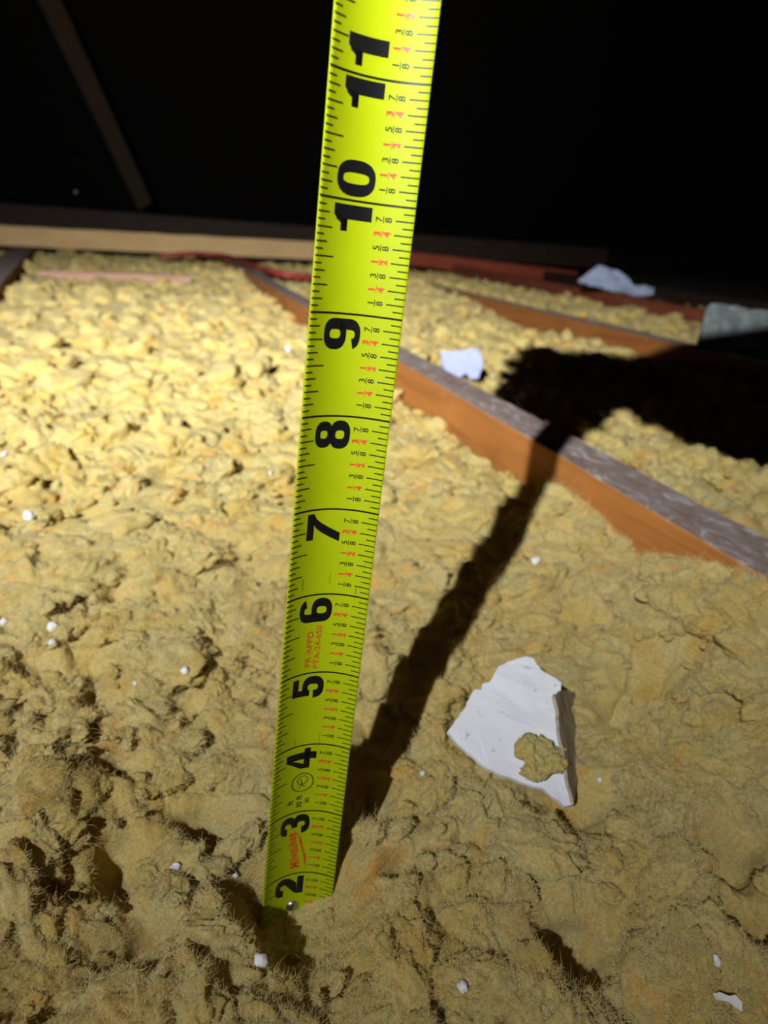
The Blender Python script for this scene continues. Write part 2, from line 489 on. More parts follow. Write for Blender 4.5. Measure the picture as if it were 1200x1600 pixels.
def clumps(acc, x0, x1, y0, y1, spacing, size, level, seed, edge=.0):
    r = np.random.default_rng(seed)
    n = int((x1 - x0) * (y1 - y0) / spacing ** 2)
    x = r.uniform(x0, x1, n); y = r.uniform(y0, y1, n)
    s = np.minimum(size * np.exp(r.normal(0, .45, n)), size * 1.75)
    keep = in_view(x, y) & (x - s * .8 > x0) & (x + s * .8 < x1)
    # stay clear of the blade and out of the pits
    hit = (np.abs(x - 1.4) < .52 + s * 1.1) & (np.abs(y - 6.82) < .16 + s * 1.1)
    zone = tape_zone(x, y) > .15
    keep &= ~hit & ~(zone & (s > .3))
    xe = 1.4 + np.sign(x - 1.4) * np.maximum(np.abs(x - 1.4) - s * 1.05, 0)
    lim = 1.36 + .6 * np.clip(xe - 1.0, 0, 1) + 1.1 * np.clip(6.6 - (y + s * .7), 0, 9) + 9 * (np.abs(xe - 1.4) > .5) + 9 * ((y < 4) | (y > 6.8 + s))
    for (mx, my, pr, a) in PITS:
        keep &= ~((x - mx) ** 2 + (y - my) ** 2 < (pr * .9 + s * .92) ** 2)
    x, y, s, zone, lim = x[keep], y[keep], s[keep], zone[keep], lim[keep]
    lo, hi = (-.30, .18) if level == 5 else (-.45, .05)
    hz = surface(x, y, False) + r.uniform(lo, hi, len(x)) * s
    hz = np.where(zone, foot_level(x, y) - .5 * s, hz)
    hz = np.minimum(hz, lim - .6 * s)
    R = rotmats(len(x), r, .38)
    shapes, T = SH[level]
    pick = r.integers(0, len(shapes), len(x))
    for i in range(len(x)):
        V = (shapes[pick[i]] * s[i]) @ R[i].T + np.array([x[i], y[i], hz[i]])
        acc.add(V, T)

def grid(acc, xs, ys, clip=None):
    X, Y = np.meshgrid(xs, ys)
    Z = surface(X, Y)
    # let the folds lean a little so they overhang
    q = np.stack([X, Y, Z], -1).reshape(-1, 3)
    lz = .25 * (1 - tape_zone(X, Y))
    dx = perlin(q * 1.8, 71).reshape(X.shape) * lz; dy = perlin(q * 1.8, 72).reshape(X.shape) * lz
    fx = np.clip(np.minimum(X - xs[0], xs[-1] - X) / .5, 0, 1)
    V = np.stack([X + dx * fx, Y + dy, Z], -1).reshape(-1, 3)
    nx, ny = len(xs), len(ys)
    i = np.arange(nx * ny).reshape(ny, nx)
    a, b, c, d = i[:-1, :-1].ravel(), i[:-1, 1:].ravel(), i[1:, 1:].ravel(), i[1:, :-1].ravel()
    T = np.concatenate([np.stack([a, b, c], -1), np.stack([a, c, d], -1)])
    acc.add(V, T.astype(np.int32))

def fuzz(parent, V, T, n, seed, ymax, length, width):
    """loose strands standing off the wool, thousands of short thin hairs"""
    r = np.random.default_rng(seed)
    a, b, c = V[T[:, 0]], V[T[:, 1]], V[T[:, 2]]
    N = np.cross(b - a, c - a); A = np.linalg.norm(N, axis=1) + 1e-12; N /= A[:, None]
    cen = (a + b + c) / 3
    ok = (N[:, 2] > -.35) & in_view(cen[:, 0], cen[:, 1], .04) & (cen[:, 1] < ymax)
    ok &= cen[:, 2] > base_height(cen[:, 0], cen[:, 1]) - .3
    wgt = A * ok / np.maximum(cen[:, 1], 4) ** 1.3
    cdf = np.cumsum(wgt); idx = np.searchsorted(cdf, r.random(n) * cdf[-1])
    u = r.random(n); v = r.random(n); f = u + v > 1; u[f] = 1 - u[f]; v[f] = 1 - v[f]
    p = a[idx] + (b[idx] - a[idx]) * u[:, None] + (c[idx] - a[idx]) * v[:, None]
    d = N[idx] * r.uniform(.0, .9, n)[:, None] + r.normal(0, .75, (n, 3)); d /= np.linalg.norm(d, axis=1)[:, None]
    L = length * np.exp(r.normal(0, .5, n)) * np.clip(cen[idx][:, 1] / 9, .7, 1.6)
    bend = r.normal(0, .55, (n, 3)); K = 4
    pts = np.zeros((n, K, 3)); q = p - N[idx] * .008
    for k in range(K):
        pts[:, k] = q
        d = d + bend; d /= np.linalg.norm(d, axis=1)[:, None]; q = q + d * (L / (K - 1))[:, None]
    hc = bpy.data.hair_curves.new('loose_fibres')
    hc.add_curves([K] * n)
    o0 = np.array(parent['_o'])
    hc.position_data.foreach_set('vector', ((pts.reshape(-1, 3) - o0) * IN).astype(np.float32).ravel())
    rad = np.tile(np.array([1, .9, .7, .3]) * width / 2 * IN, n).astype(np.float32)
    at = hc.attributes.get('radius') or hc.attributes.new('radius', 'FLOAT', 'POINT')
    at.data.foreach_set('value', rad)
    o = bpy.data.objects.new('loose_fibres', hc); C.objects.link(o); o.parent = parent
    hc.materials.append(M['wool_fibre']); o['kind'] = 'stuff'
    return o

def bay(name, x0, x1, zones, grids, label, fib=0):
    acc = Acc()
    for g in grids: grid(acc, *g)
    for z in zones: clumps(acc, *z)
    V = np.concatenate(acc.V); T = np.concatenate(acc.T)
    o = obj(name, V, mat=M['wool'], tris=T, origin=((x0 + x1) / 2, 20, 0))
    tag(o, label, 'insulation', kind='stuff')
    if not fib: return None
    fuzz(o, V, T, fib, 5, 17, .085, .0025)
    near = (V[T[:, 0]][:, 1] < 70)
    return BVHTree.FromPolygons([tuple(v) for v in V.tolist()], T[near].tolist())

def steps(a, b, s0, grow):
    v = [a]
    while v[-1] < b:
        v.append(v[-1] + s0); s0 *= grow
    return np.array(v)

FUZZ = 1000000
main_bvh = bay('loose_fill_insulation', -22, 10.35,
    [(-7, 10.6, 3.0, 8.8, .50, .44, 5, 1), (-9, 10.6, 8.0, 16, .50, .44, 4, 2), (-9, 10.6, 3.0, 14, .30, .15, 4, 12),
     (-14, 10.6, 15, 32, .80, .56, 4, 3), (-14, 10.6, 14, 36, .62, .20, 3, 13), (-22, 10.6, 31, 150, 1.25, .75, 3, 4), (-30, 10.6, 60, 150, 1.9, 1.0, 3, 14)],
    [(np.arange(-9, 10.45, .03), np.arange(2.8, 17.95, .035)), (np.arange(-30, 10.5, .25), steps(17.9, 151, .15, 1.004)),
     (np.arange(-30, -8.8, .2), np.arange(-5, 18.1, .2)), (np.arange(-9, 10.5, .15), np.arange(-5, 2.95, .15))],
    'pale yellow loose wool insulation filling the bay around the tape, left of the nearest joist', fib=FUZZ)
bay('loose_fill_insulation', 12.0, 30.9,
    [(11.8, 31.0, 8, 38, .70, .46, 4, 5), (11.8, 31.0, 8, 34, .42, .18, 3, 15), (11.8, 31.0, 37, 140, 1.15, .65, 3, 6)],
    [(np.arange(11.85, 31.0, .12), steps(6, 140, .10, 1.006)), (np.arange(11.85, 31.0, .25), np.arange(-5, 6.1, .25))],
    'yellow loose insulation between the nearest joist and the brown joist, mostly in deep shadow')
bay('loose_fill_insulation', 32.5, 50,
    [(32.4, 50.5, 25, 140, 1.1, .62, 3, 7)], [(np.arange(32.45, 50.8, .25), steps(0, 140, .2, 1.008))],
    'dull yellow strip of insulation behind the brown joist, in front of the reddish joist')
bay('loose_fill_insulation', 54, 72,
    [(57, 72, 60, 160, 1.9, .8, 3, 8)], [(np.arange(57, 72.5, .5), steps(55, 170, .5, 1.01))],
    'dim insulation behind the reddish joist under the crumpled pale sheet')

# ------------------------------------------------------------------ tape measure
# position found from the inch marks: zero mark, direction along the blade, across it, and away from the viewer
T0 = np.array([1.1083, 6.6548, 0.02]); TU = np.array([0.0701, 0.0105, 0.9975]); TV = np.array([0.9973, 0.0212, -0.0703])
TN = np.cross(TU, TV); TN = TN if TN[1] > 0 else -TN
BW = 0.9045; SAG = 0.17

def blade(s, z, off=0.0):
    s = np.asarray(s, float); z = np.asarray(z, float)
    dep = SAG * (1 - (2 * s - 1) ** 2)
    slope = SAG * -4 * (2 * s - 1) / BW
    nrm = 1 / np.sqrt(1 + slope ** 2)
    p = T0 + z[..., None] * TU + ((s - .5) * BW)[..., None] * TV + dep[..., None] * TN
    nor = (TN[None] - slope[..., None] * TV[None]) * nrm[..., None]
    return p - off * nor

root = empty('tape_measure', T0)
tag(root, 'bright yellow steel tape measure blade standing upright in the insulation with black inch numbers', 'tape measure')
ZT = 12.75
ns, nz = 24, 60
S, Z = np.meshgrid(np.linspace(0, 1, ns + 1), np.linspace(0, ZT, nz + 1))
Vf = blade(S.ravel(), Z.ravel(), .0); Vb = blade(S.ravel(), Z.ravel(), -.012)
n1 = (ns + 1) * (nz + 1); Fq = []
for j in range(nz):
    for i in range(ns):
        a = j * (ns + 1) + i
        Fq.append((a, a + 1, a + ns + 2, a + ns + 1)); Fq.append((n1 + a, n1 + a + ns + 1, n1 + a + ns + 2, n1 + a + 1))
    for i in (0, ns):
        a = j * (ns + 1) + i; Fq.append((a, a + ns + 1, n1 + a + ns + 1, n1 + a))
for j in (0, nz):
    for i in range(ns):
        a = j * (ns + 1) + i; Fq.append((a, a + 1, n1 + a + 1, n1 + a))
bl = obj('blade', np.concatenate([Vf, Vb]), Fq, M['blade'], root)

class Ink:
    """flat shapes in blade coordinates: a = inches across from the left edge, z = inches along; cut into narrow strips and laid on the curved blade"""
    def __init__(s): s.bm = bmesh.new()
    def poly(s, pts):
        vs = [s.bm.verts.new((a, z, 0)) for a, z in pts]
        try: s.bm.faces.new(vs)
        except ValueError: pass
    def rect(s, a0, a1, z0, z1): s.poly([(a0, z0), (a1, z0), (a1, z1), (a0, z1)])
    def stroke(s, pts, w, closed=False):
        pts = [np.array(p, float) for p in pts]; n = len(pts); L = []; R = []
        for i in range(n):
            if closed: t = pts[(i + 1) % n] - pts[i - 1]
            else: t = pts[min(i + 1, n - 1)] - pts[max(i - 1, 0)]
            t = t / (np.linalg.norm(t) + 1e-9); nn = np.array([-t[1], t[0]])
            wi = w[i] if hasattr(w, '__len__') else w
            L.append(pts[i] + nn * wi / 2); R.append(pts[i] - nn * wi / 2)
        for i in range(n if closed else n - 1):
            j = (i + 1) % n
            s.poly([L[i], L[j], R[j], R[i]])
    def tris(s, V, T):
        vs = [s.bm.verts.new((a, z, 0)) for a, z in V]
        for t in T:
            try: s.bm.faces.new([vs[i] for i in t])
            except ValueError: pass
    def build(s, name, mat, off=.0035):
        for k in range(1, 40):
            a = k * BW / 40
            g = s.bm.verts[:] + s.bm.edges[:] + s.bm.faces[:]
            bmesh.ops.bisect_plane(s.bm, geom=g, plane_co=(a, 0, 0), plane_no=(1, 0, 0), dist=1e-6)
        bmesh.ops.triangulate(s.bm, faces=[f for f in s.bm.faces if len(f.verts) > 4])
        V = np.array([v.co[:] for v in s.bm.verts]); s.bm.verts.index_update()
        Fc = [tuple(v.index for v in f.verts) for f in s.bm.faces]
        W = blade(np.clip(V[:, 0] / BW, 0.0, 1.0), V[:, 1], off)
        o = obj(name, W, Fc, mat, root, smooth=False)
        o.parent = bl; s.bm.free(); return o

_fc = {}
def glyphs(txt, bold=0.0, shear=0.0):
    """the built-in typeface as flat triangles, cap height 1, starting at 0"""
    key = (txt, bold, shear)
    if key in _fc: return _fc[key]
    cu = bpy.data.curves.new('t', 'FONT'); cu.body = txt; cu.size = 1.0; cu.offset = bold; cu.fill_mode = 'FRONT'; cu.shear = shear
    cu.resolution_u = 3
    o = bpy.data.objects.new('t', cu); C.objects.link(o)
    bpy.context.view_layer.update()
    me = o.evaluated_get(bpy.context.evaluated_depsgraph_get()).to_mesh()
    V = np.array([v.co[:2] for v in me.vertices]); T = [tuple(p.vertices) for p in me.polygons]
    o.to_mesh_clear() if hasattr(o, 'to_mesh_clear') else None
    bpy.data.objects.remove(o); bpy.data.curves.remove(cu)
    V = V - V.min(0)
    V /= .72
    _fc[key] = (V, T); return _fc[key]

def text(ink, txt, a_base, z_mid, height, bold=0.0, shear=0.0, stretch=1.0, rot=0.0, start=False, fitlen=None):
    """reading direction up the blade, tops of the letters towards the left edge"""
    V, T = glyphs(txt, bold, shear)
    V = V * height; V = V * np.array([stretch, 1])
    if fitlen: V = V * np.array([fitlen / V[:, 0].max(), 1])
    if not start: V = V - np.array([V[:, 0].max() / 2, 0])
    if rot:
        c, s_ = math.cos(rot), math.sin(rot); V = V @ np.array([[c, s_], [-s_, c]])
    ink.tris([(a_base - v[1], z_mid + v[0]) for v in V], T)

black = Ink(); marks = Ink(); fr_b = Ink(); fr_r = Ink(); red = Ink(); small = Ink()
# graduations
for n16 in range(8, int(12.6 * 16)):
    z = n16 / 16
    if n16 % 16 == 0:
        marks.rect(0, BW, z - .009, z + .009); continue
    if n16 % 8 == 0: L = .215
    elif n16 % 4 == 0: L = .175
    elif n16 % 2 == 0: L = .13
    else: L = .085
    marks.rect(0, L * BW, z - .0055, z + .0055)
    if n16 % 2 == 0:
        marks.rect(.835 * BW, .998 * BW, z - .0055, z + .0055)
        k = (n16 % 16) // 2
        if k in (2, 4, 6):
            nu, de = {2: ('1', '4'), 4: ('1', '2'), 6: ('3', '4')}[k]; ik, bo, st = fr_r, .050, 1.05
        else:
            nu, de = str(k), '8'; ik, bo, st = fr_b, .004, 1.15
        hh = .060
        text(ik, nu, .708 * BW, z, hh, bo, stretch=st)
        ik.rect(.7165 * BW, .7235 * BW, z - .030, z + .030)
        text(ik, de, .800 * BW, z, hh, bo, stretch=st)
    else:
        marks.rect(.905 * BW, .998 * BW, z - .0055, z + .0055)

# big numerals: unit box, u = reading direction (0..w), v = up (0..1)
def arc(cx, cy, rx, ry, a0, a1, n=22, p=2.4):
    out = []
    for k in range(n + 1):
        a = math.radians(a0 + (a1 - a0) * k / n); c, s_ = math.cos(a), math.sin(a)
        out.append((cx + rx * math.copysign(abs(c) ** (2 / p), c), cy + ry * math.copysign(abs(s_) ** (2 / p), s_)))
    return out
def digit(ink, d, z0, a_base, H, Wd):
    U = lambda pts: [(a_base - v * H, z0 + u * Wd) for u, v in pts]
    def ring(cx, cy, rx, ry, ix, iy, a0=0, a1=360, p=2.5, pi=3.0):
        n = 40 if abs(a1 - a0) > 200 else 24
        o_ = arc(cx, cy, rx, ry, a0, a1, n, p); i_ = arc(cx, cy, ix, iy, a0, a1, n, pi)
        for k in range(n):
            ink.poly(U([o_[k], o_[k + 1], i_[k + 1], i_[k]]))
    if d == '0': ring(.5, .5, .5, .5, .155, .34)
    if d == '1':
        ink.poly(U([(.38, 0), (.84, 0), (.84, 1), (.50, 1), (.38, .92)])); ink.poly(U([(.50, 1), (.40, .86), (.22, .79), (.0, .78), (.0, .62), (.38, .62)]))
        ink.poly(U([(.0, .62), (.0, .79), (.25, .80), (.38, .95), (.40, .62)]))
    if d == '8':
        ring(.5, .28, .5, .285, .15, .125); ring(.5, .745, .46, .255, .14, .105)
    if d in '69':
        f = (lambda pts: pts) if d == '6' else (lambda pts: [(1 - u, 1 - v) for u, v in pts])
        def ring2(cx, cy, rx, ry, ix, iy, a0, a1, n=40):
            o_ = f(arc(cx, cy, rx, ry, a0, a1, n, 2.5)); i_ = f(arc(cx, cy, ix, iy, a0, a1, n, 3))
            for k in range(n): ink.poly(U([o_[k], o_[k + 1], i_[k + 1], i_[k]]))
        ring2(.5, .31, .5, .315, .15, .150, 0, 360)
        ring2(.5, .66, .5, .34, .15, .195, 25, 180, 24)
        ink.poly(U(f([(.0, .30), (.35, .30), (.35, .68), (.0, .68)])))
    if d == '3':
        ring(.5, .28, .5, .285, .13, .125, -178, 92); ring(.5, .745, .47, .255, .12, .105, -92, 178)
        ink.poly(U([(.34, .41), (.62, .41), (.62, .60), (.34, .60)]))
    if d == '5':
        ring(.5, .34, .5, .345, .14, .165, -178, 118)
        ink.poly(U([(.10, .44), (.38, .44), (.42, 1), (.16, 1)])); ink.poly(U([(.16, .81), (.94, .81), (.94, 1), (.16, 1)]))
        ink.poly(U([(.10, .44), (.38, .44), (.40, .56), (.11, .56)]))
    if d == '2':
        ring(.5, .70, .5, .30, .14, .12, -8, 180)
        ink.poly(U([(.64, .66), (1.0, .68), (.92, .50), (.60, .24), (.0, .22), (.10, .34)][0:6]))
        ink.poly(U([(.0, 0), (.98, 0), (.98, .22), (.0, .22)]))
    if d == '4':
        ink.poly(U([(.46, 0), (.80, 0), (.80, 1), (.46, 1)])); ink.poly(U([(.0, .20), (1.0, .20), (1.0, .40), (.0, .40)]))
        ink.poly(U([(.0, .38), (.22, .38), (.56, .96), (.46, 1), (.0, .50)]))
    if d == '7':
        ink.poly(U([(.0, .79), (1.0, .79), (1.0, 1), (.0, 1)]))
        for k in range(10):
            t0, t1 = k / 10, (k + 1) / 10
            c = lambda t: (.97 - .72 * t ** .62, .80 - .80 * t)
            a, b = c(t0), c(t1)
            ink.poly(U([(a[0] - .36 * (1 - .05 * t0), a[1]), (a[0], a[1]), (b[0], b[1]), (b[0] - .36 * (1 - .05 * t1), b[1])]))

HN = .415 * BW; WN = .295
AB = .60 * BW
for n in range(1, 10):
    digit(black, str(n), n - .045 - WN if n != 1 else n - .3, AB + (.004 if n > 5 else 0), HN, WN)
digit(black, '1', 10 - .265, AB, HN, .27); digit(black, '0', 10 + .035, AB, HN, .30)
digit(black, '1', 11 - .255, AB, HN, .27); digit(black, '1', 11 + .065, AB, HN, .27)
digit(black, '1', 12 - .255, AB, HN, .27); digit(black, '2', 12 + .035, AB, HN, .29)

# approval text, maker's mark, class mark
text(red, 'PR APPD', .395 * BW, 5.315, .066, .004, fitlen=.46)
text(red, 'PTA-24-650', .505 * BW, 5.335, .066, .004, fitlen=.555)
logo = Ink(); units = Ink()
text(logo, 'Milwaukee', .470 * BW, 2.395, .125, .022, shear=.2, fitlen=.60, rot=.165)
for q_ in ([(.385, 2.74), (.47, 2.62), (.525, 2.48), (.470, 2.59)], [(.470, 2.60), (.525, 2.48), (.605, 2.24), (.535, 2.37)],
           [(.545, 2.38), (.600, 2.25), (.615, 2.07), (.570, 2.22)], [(.50, 2.60), (.525, 2.48), (.48, 2.50)]):
    logo.poly([(a * BW, z) for a, z in q_])
def ell(cx, cz, rx, rz, a0=0, a1=360, n=30):
    return [(cx + rx * math.cos(math.radians(a0 + (a1 - a0) * k / n)), cz + rz * math.sin(math.radians(a0 + (a1 - a0) * k / n))) for k in range(n + (0 if a1 - a0 >= 360 else 1))]
cx, cz = .445 * BW, 3.45
small.stroke(ell(cx, cz, .135, .135), .011, True)
small.stroke([(cx + .055, cz + .015), (cx + .065, cz + .06), (cx + .02, cz + .095), (cx - .035, cz + .085), (cx - .065, cz + .04), (cx - .06, cz - .01), (cx - .02, cz - .03)], .009)
small.stroke([(cx - .015, cz + .055), (cx - .025, cz + .02), (cx - .0, cz - .01), (cx - .01, cz - .045)], .009)
small.stroke([(cx + .055, cz + .015), (cx + .02, cz - .025), (cx - .04, cz - .02)], .009)
small.stroke([(cx - .005, cz - .03), (cx - .045, cz - .09)], .009); small.stroke([(cx - .005, cz - .03), (cx + .035, cz - .08)], .009)
text(units, 'ft', .335 * BW, 3.175, .075, .014); text(units, 'ft', .455 * BW, 3.225, .075, .014)
text(units, '30', .462 * BW, 3.115, .070, .014); text(units, 'in', .565 * BW, 3.165, .075, .014)
# wear: hairline scratches where the blade has been bent
for a, z0, z1 in ((.20, 6.08, 6.22), (.545, 6.13, 6.24), (.86, 6.03, 6.12), (.29, 4.02, 4.10), (.62, 4.03, 4.17)):
    marks.stroke([(a * BW, z1), ((a - .004) * BW, (z0 + z1) / 2), (a * BW, z0)], .0035)
tag(black.build('inch_numeral', M['ink']), 'bold black inch numbers')
marks.build('graduation_mark', M['ink'])
fr_b.build('fraction_numeral', M['ink'])
tag(fr_r.build('fraction_numeral', M['red_ink']), 'red fraction numbers')
tag(red.build('approval_lettering', M['red_ink'], .0045), 'red approval lettering reading PR APPD PTA-24-650')
tag(logo.build('maker_mark', M['red_ink'], .0045), 'red maker name with a lightning flash')
tag(small.build('class_mark', M['ink'], .0045), 'small black ringed mark')
tag(units.build('unit_lettering', M['ink'], .0045), 'small black unit lettering')

# rivet holding the end hook, and the hook itself down in the fill
def dome(c, n, r, h, seg=20, rings=6):
    n = np.array(n) / np.linalg.norm(n); a = np.cross(n, (0, 0, 1.)); a /= np.linalg.norm(a); b = np.cross(n, a)
    V = []; Fc = []
    for i in range(rings + 1):
        t = i / rings * math.pi / 2
        for k in range(seg):
            q = 2 * math.pi * k / seg
            V.append(np.array(c) + (a * math.cos(q) + b * math.sin(q)) * r * math.cos(t) + n * h * math.sin(t))
    for i in range(rings):
        for k in range(seg):
            Fc.append((i * seg + k, i * seg + (k + 1) % seg, (i + 1) * seg + (k + 1) % seg, (i + 1) * seg + k))
    return V, Fc
pc = blade(np.array([.47]), np.array([1.45]), 0)[0]
V, Fc = dome(pc, -TN, .085, .05); rv = obj('rivet', V, Fc, M['steel'], root)
tag(rv, 'grey metal rivet')
V = []; Fc = []
for i, (y_, z_) in enumerate([(-.03, 1.1), (-.03, .04), (-.30, .02), (-.30, -.0), (-.01, 0.0), (.0, 1.1)]):
    for s_ in (.3, .7):
        q = blade(np.array([s_]), np.array([max(z_, .02)]), 0)[0]; V.append(q - TN * (-y_) * 1.0 if y_ < 0 else q)
for i in range(5): Fc.append((2 * i, 2 * i + 1, 2 * i + 3, 2 * i + 2))
Fc.append((10, 11, 1, 0))
obj('end_hook', V, Fc, M['steel'], root, smooth=False)

# the case above the frame, from which the blade comes down
def rounded_case(c, sx, sy, sz, r, name, mat, parent):
    bm = bmesh.new(); bmesh.ops.create_cube(bm, size=1)
    for v in bm.verts: v.co = Vector((v.co.x * sx, v.co.y * sy, v.co.z * sz))
    bmesh.ops.bevel(bm, geom=bm.edges[:], offset=r, segments=5, affect='EDGES', profile=.5)
    V = np.array([v.co[:] for v in bm.verts]) + np.array(c); bm.verts.index_update()
    Fc = [tuple(v.index for v in f.verts) for f in bm.faces]; bm.free()
    return obj(name, V, Fc, mat, parent)
top = T0 + TU * 12.95
cc = top + np.array([0.0, 1.45, 1.72])
rounded_case(cc, 1.75, 3.5, 3.3, .5, 'case', M['case_red'], root)
rounded_case(cc + np.array([0, 0, .1]), 1.95, 2.6, 2.5, .6, 'case_grip', M['case_black'], root)
rounded_case(top + np.array([0, -.05, .02]), 1.25, .5, .45, .12, 'blade_mouth', M['case_black'], root)

# the hand that holds the case from the right, forearm coming in from the lower right
def skinned(name, pts, edges, radii, mat, parent=None, origin=None):
    me = bpy.data.meshes.new(name); o0 = np.array(origin)
    me.from_pydata([tuple((np.array(p) - o0) * IN) for p in pts], edges, [])
    o = bpy.data.objects.new(name, me); C.objects.link(o)
    sk = o.modifiers.new('s', 'SKIN'); sk.use_smooth_shade = True
    for i, r_ in enumerate(radii):
        me.skin_vertices[0].data[i].radius = (r_ * IN, r_ * IN)
        me.skin_vertices[0].data[i].use_root = (i == 0)
    su = o.modifiers.new('u', 'SUBSURF'); su.levels = 2; su.render_levels = 2
    bpy.context.view_layer.update()
    me2 = bpy.data.meshes.new_from_object(o.evaluated_get(bpy.context.evaluated_depsgraph_get()))
    bpy.data.objects.remove(o)
    o = bpy.data.objects.new(name, me2); C.objects.link(o); me2.materials.clear(); me2.materials.append(mat)
    me2.polygons.foreach_set('use_smooth', np.ones(len(me2.polygons), bool))
    if parent is None: o.location = Vector(o0 * IN)
    else: o.parent = parent
    o['_o'] = [float(a) for a in o0]
    return o
wr = cc + np.array([3.7, -3.1, -.8])
pts = [wr + np.array([6.5, -5.0, -.2]), wr + np.array([3.0, -2.4, -.1]), wr, cc + np.array([1.5, -3.6, -1.5]), cc + np.array([1.9, -.6, 1.2]), cc + np.array([1.0, .4, 2.9])]
edges = [(0, 1), (1, 2), (2, 3), (3, 4), (4, 5)]; rad = [1.6, 1.6, 2.0, 2.3, 2.3, 1.7]
for k, (dz, ln) in enumerate(((1.05, .92), (.38, 1.05), (-.3, 1.0), (-.95, .82))):
    a = cc + np.array([1.55, 1.2, dz]); b = cc + np.array([1.3 - .1 * k % 2, 1.95 * min(1, ln), dz * 1.02 + .05])
    c_ = cc + np.array([.2, 2.15 * min(1, ln) + .05, dz * 1.0 + .05]); d_ = cc + np.array([-.75 * ln, 1.95 * min(1, ln) + .1, dz * .98])
    i0 = len(pts); pts += [a, b, c_, d_]; rad += [.40, .35, .32, .27]; edges += [(5, i0), (i0, i0 + 1), (i0 + 1, i0 + 2), (i0 + 2, i0 + 3)]
i0 = len(pts); pts += [cc + np.array([1.6, -1.0, 1.0]), cc + np.array([.9, -1.6, 1.45]), cc + np.array([-.1, -1.8, 1.5])]
rad += [.50, .42, .34]; edges += [(3, i0), (i0, i0 + 1), (i0 + 1, i0 + 2)]
hand = skinned('person', pts, edges, rad, M['skin'], origin=wr)
tag(hand, 'person hand and forearm holding the tape case above the picture, seen only by its shadow', 'person')
sl = skinned('shadow_sleeve', [wr + np.array([.3, -.3, 1.45]), wr + np.array([6.9, -5.3, 2.2]), wr + np.array([12, -9.0, 3.0])], [(0, 1), (1, 2)],  # added out of view, oversized to shade the second bay and brown joist
             [4.0, 4.3, 4.4], M['shadow_sleeve'], parent=hand, origin=wr)

# ------------------------------------------------------------------ bits lying on the insulation
def plate(name, pix, p0, n, thick, mat, parent=None, origin=None, jag=.012, curl=0.0, sub=6):
    """a flat broken piece with thickness, outlined on its own plane in the place"""
    n = np.array(n, float); n /= np.linalg.norm(n)
    P3 = [onplane(px, py, p0, n) for px, py in pix]
    c = np.mean(P3, 0)
    e1 = np.cross(n, (0, 0, 1.)); e1 /= np.linalg.norm(e1); e2 = np.cross(n, e1)
    P2 = []
    for i in range(len(P3)):
        a, b = P3[i] - c, P3[(i + 1) % len(P3)] - c
        L = np.linalg.norm(b - a); k = max(1, int(L / .07))
        for j in range(k):
            q = a + (b - a) * j / k + (rng.normal(0, jag, 3) if j else 0)
            P2.append((np.dot(q, e1), np.dot(q, e2)))
    bm = bmesh.new(); vs = [bm.verts.new((x, y, 0)) for x, y in P2]; bm.faces.new(vs)
    bmesh.ops.triangulate(bm, faces=bm.faces[:])
    bmesh.ops.subdivide_edges(bm, edges=[e for e in bm.edges if e.calc_length() > .15], cuts=3, use_grid_fill=True)
    bmesh.ops.triangulate(bm, faces=bm.faces[:])
    r = bmesh.ops.extrude_face_region(bm, geom=bm.faces[:])
    ex = [v for v in r['geom'] if isinstance(v, bmesh.types.BMVert)]
    for v in ex: v.co.z -= thick
    bmesh.ops.recalc_face_normals(bm, faces=bm.faces[:])
    L0 = np.array([v.co[:] for v in bm.verts])
    L0[:, 2] += curl * (L0[:, 0] ** 2 + L0[:, 1] ** 2) + perlin(L0 * 2.5 + 3, 91) * .04 + perlin(L0 * 9, 92) * .008
    V = c + L0[:, :1] * e1 + L0[:, 1:2] * e2 + L0[:, 2:] * n
    bm.verts.index_update(); Fc = [tuple(v.index for v in f.verts) for f in bm.faces]; bm.free()
    return obj(name, V, Fc, mat, parent, smooth=False, origin=origin)

def z4(l, ox, oy, k): return [(ox + a / k, oy + b / k) for a, b in l]
# large drywall chip
p0 = gp(800, 1130, 2.95)
chip = empty('drywall_chip', gp(800, 1200, 2.2))
tag(chip, 'large broken piece of white drywall with a grey torn paper edge, right of the tape', 'drywall piece')
nn = np.array([-.08, -.42, .90])
front = z4([(195, 655), (270, 560), (350, 410), (370, 385), (410, 390), (415, 350), (460, 340), (490, 290), (525, 238), (600, 208), (690, 180), (735, 200), (780, 262), (850, 310),
            (905, 350), (905, 395), (862, 440), (885, 520), (895, 640), (930, 800), (945, 990), (985, 1105), (930, 1118), (860, 1068), (800, 1010), (690, 975), (600, 940), (450, 885), (380, 832), (300, 762)], 650, 980, 4)
plate('face_board', front, p0, nn, .07, M['face_paper'], chip)
e_a = onplane(650 + 905 / 4, 980 + 392 / 4, p0, nn); e_b = onplane(650 + 985 / 4, 980 + 1100 / 4, p0, nn)
ed = (e_b - e_a) / np.linalg.norm(e_b - e_a)
n2 = np.cross(ed, np.cross(ed, np.array([.62, -.75, .20]))) * -1
flap = z4([(868, 432), (905, 395), (1000, 405), (1008, 520), (1014, 650), (1018, 850), (1005, 980), (985, 1105), (948, 960), (935, 820), (900, 640), (888, 520)], 650, 980, 4)
fo = plate('torn_edge', flap, e_a - nn / np.linalg.norm(nn) * .0, n2, .05, M['back_paper'], chip)
tag(fo, 'grey brown torn paper edge')

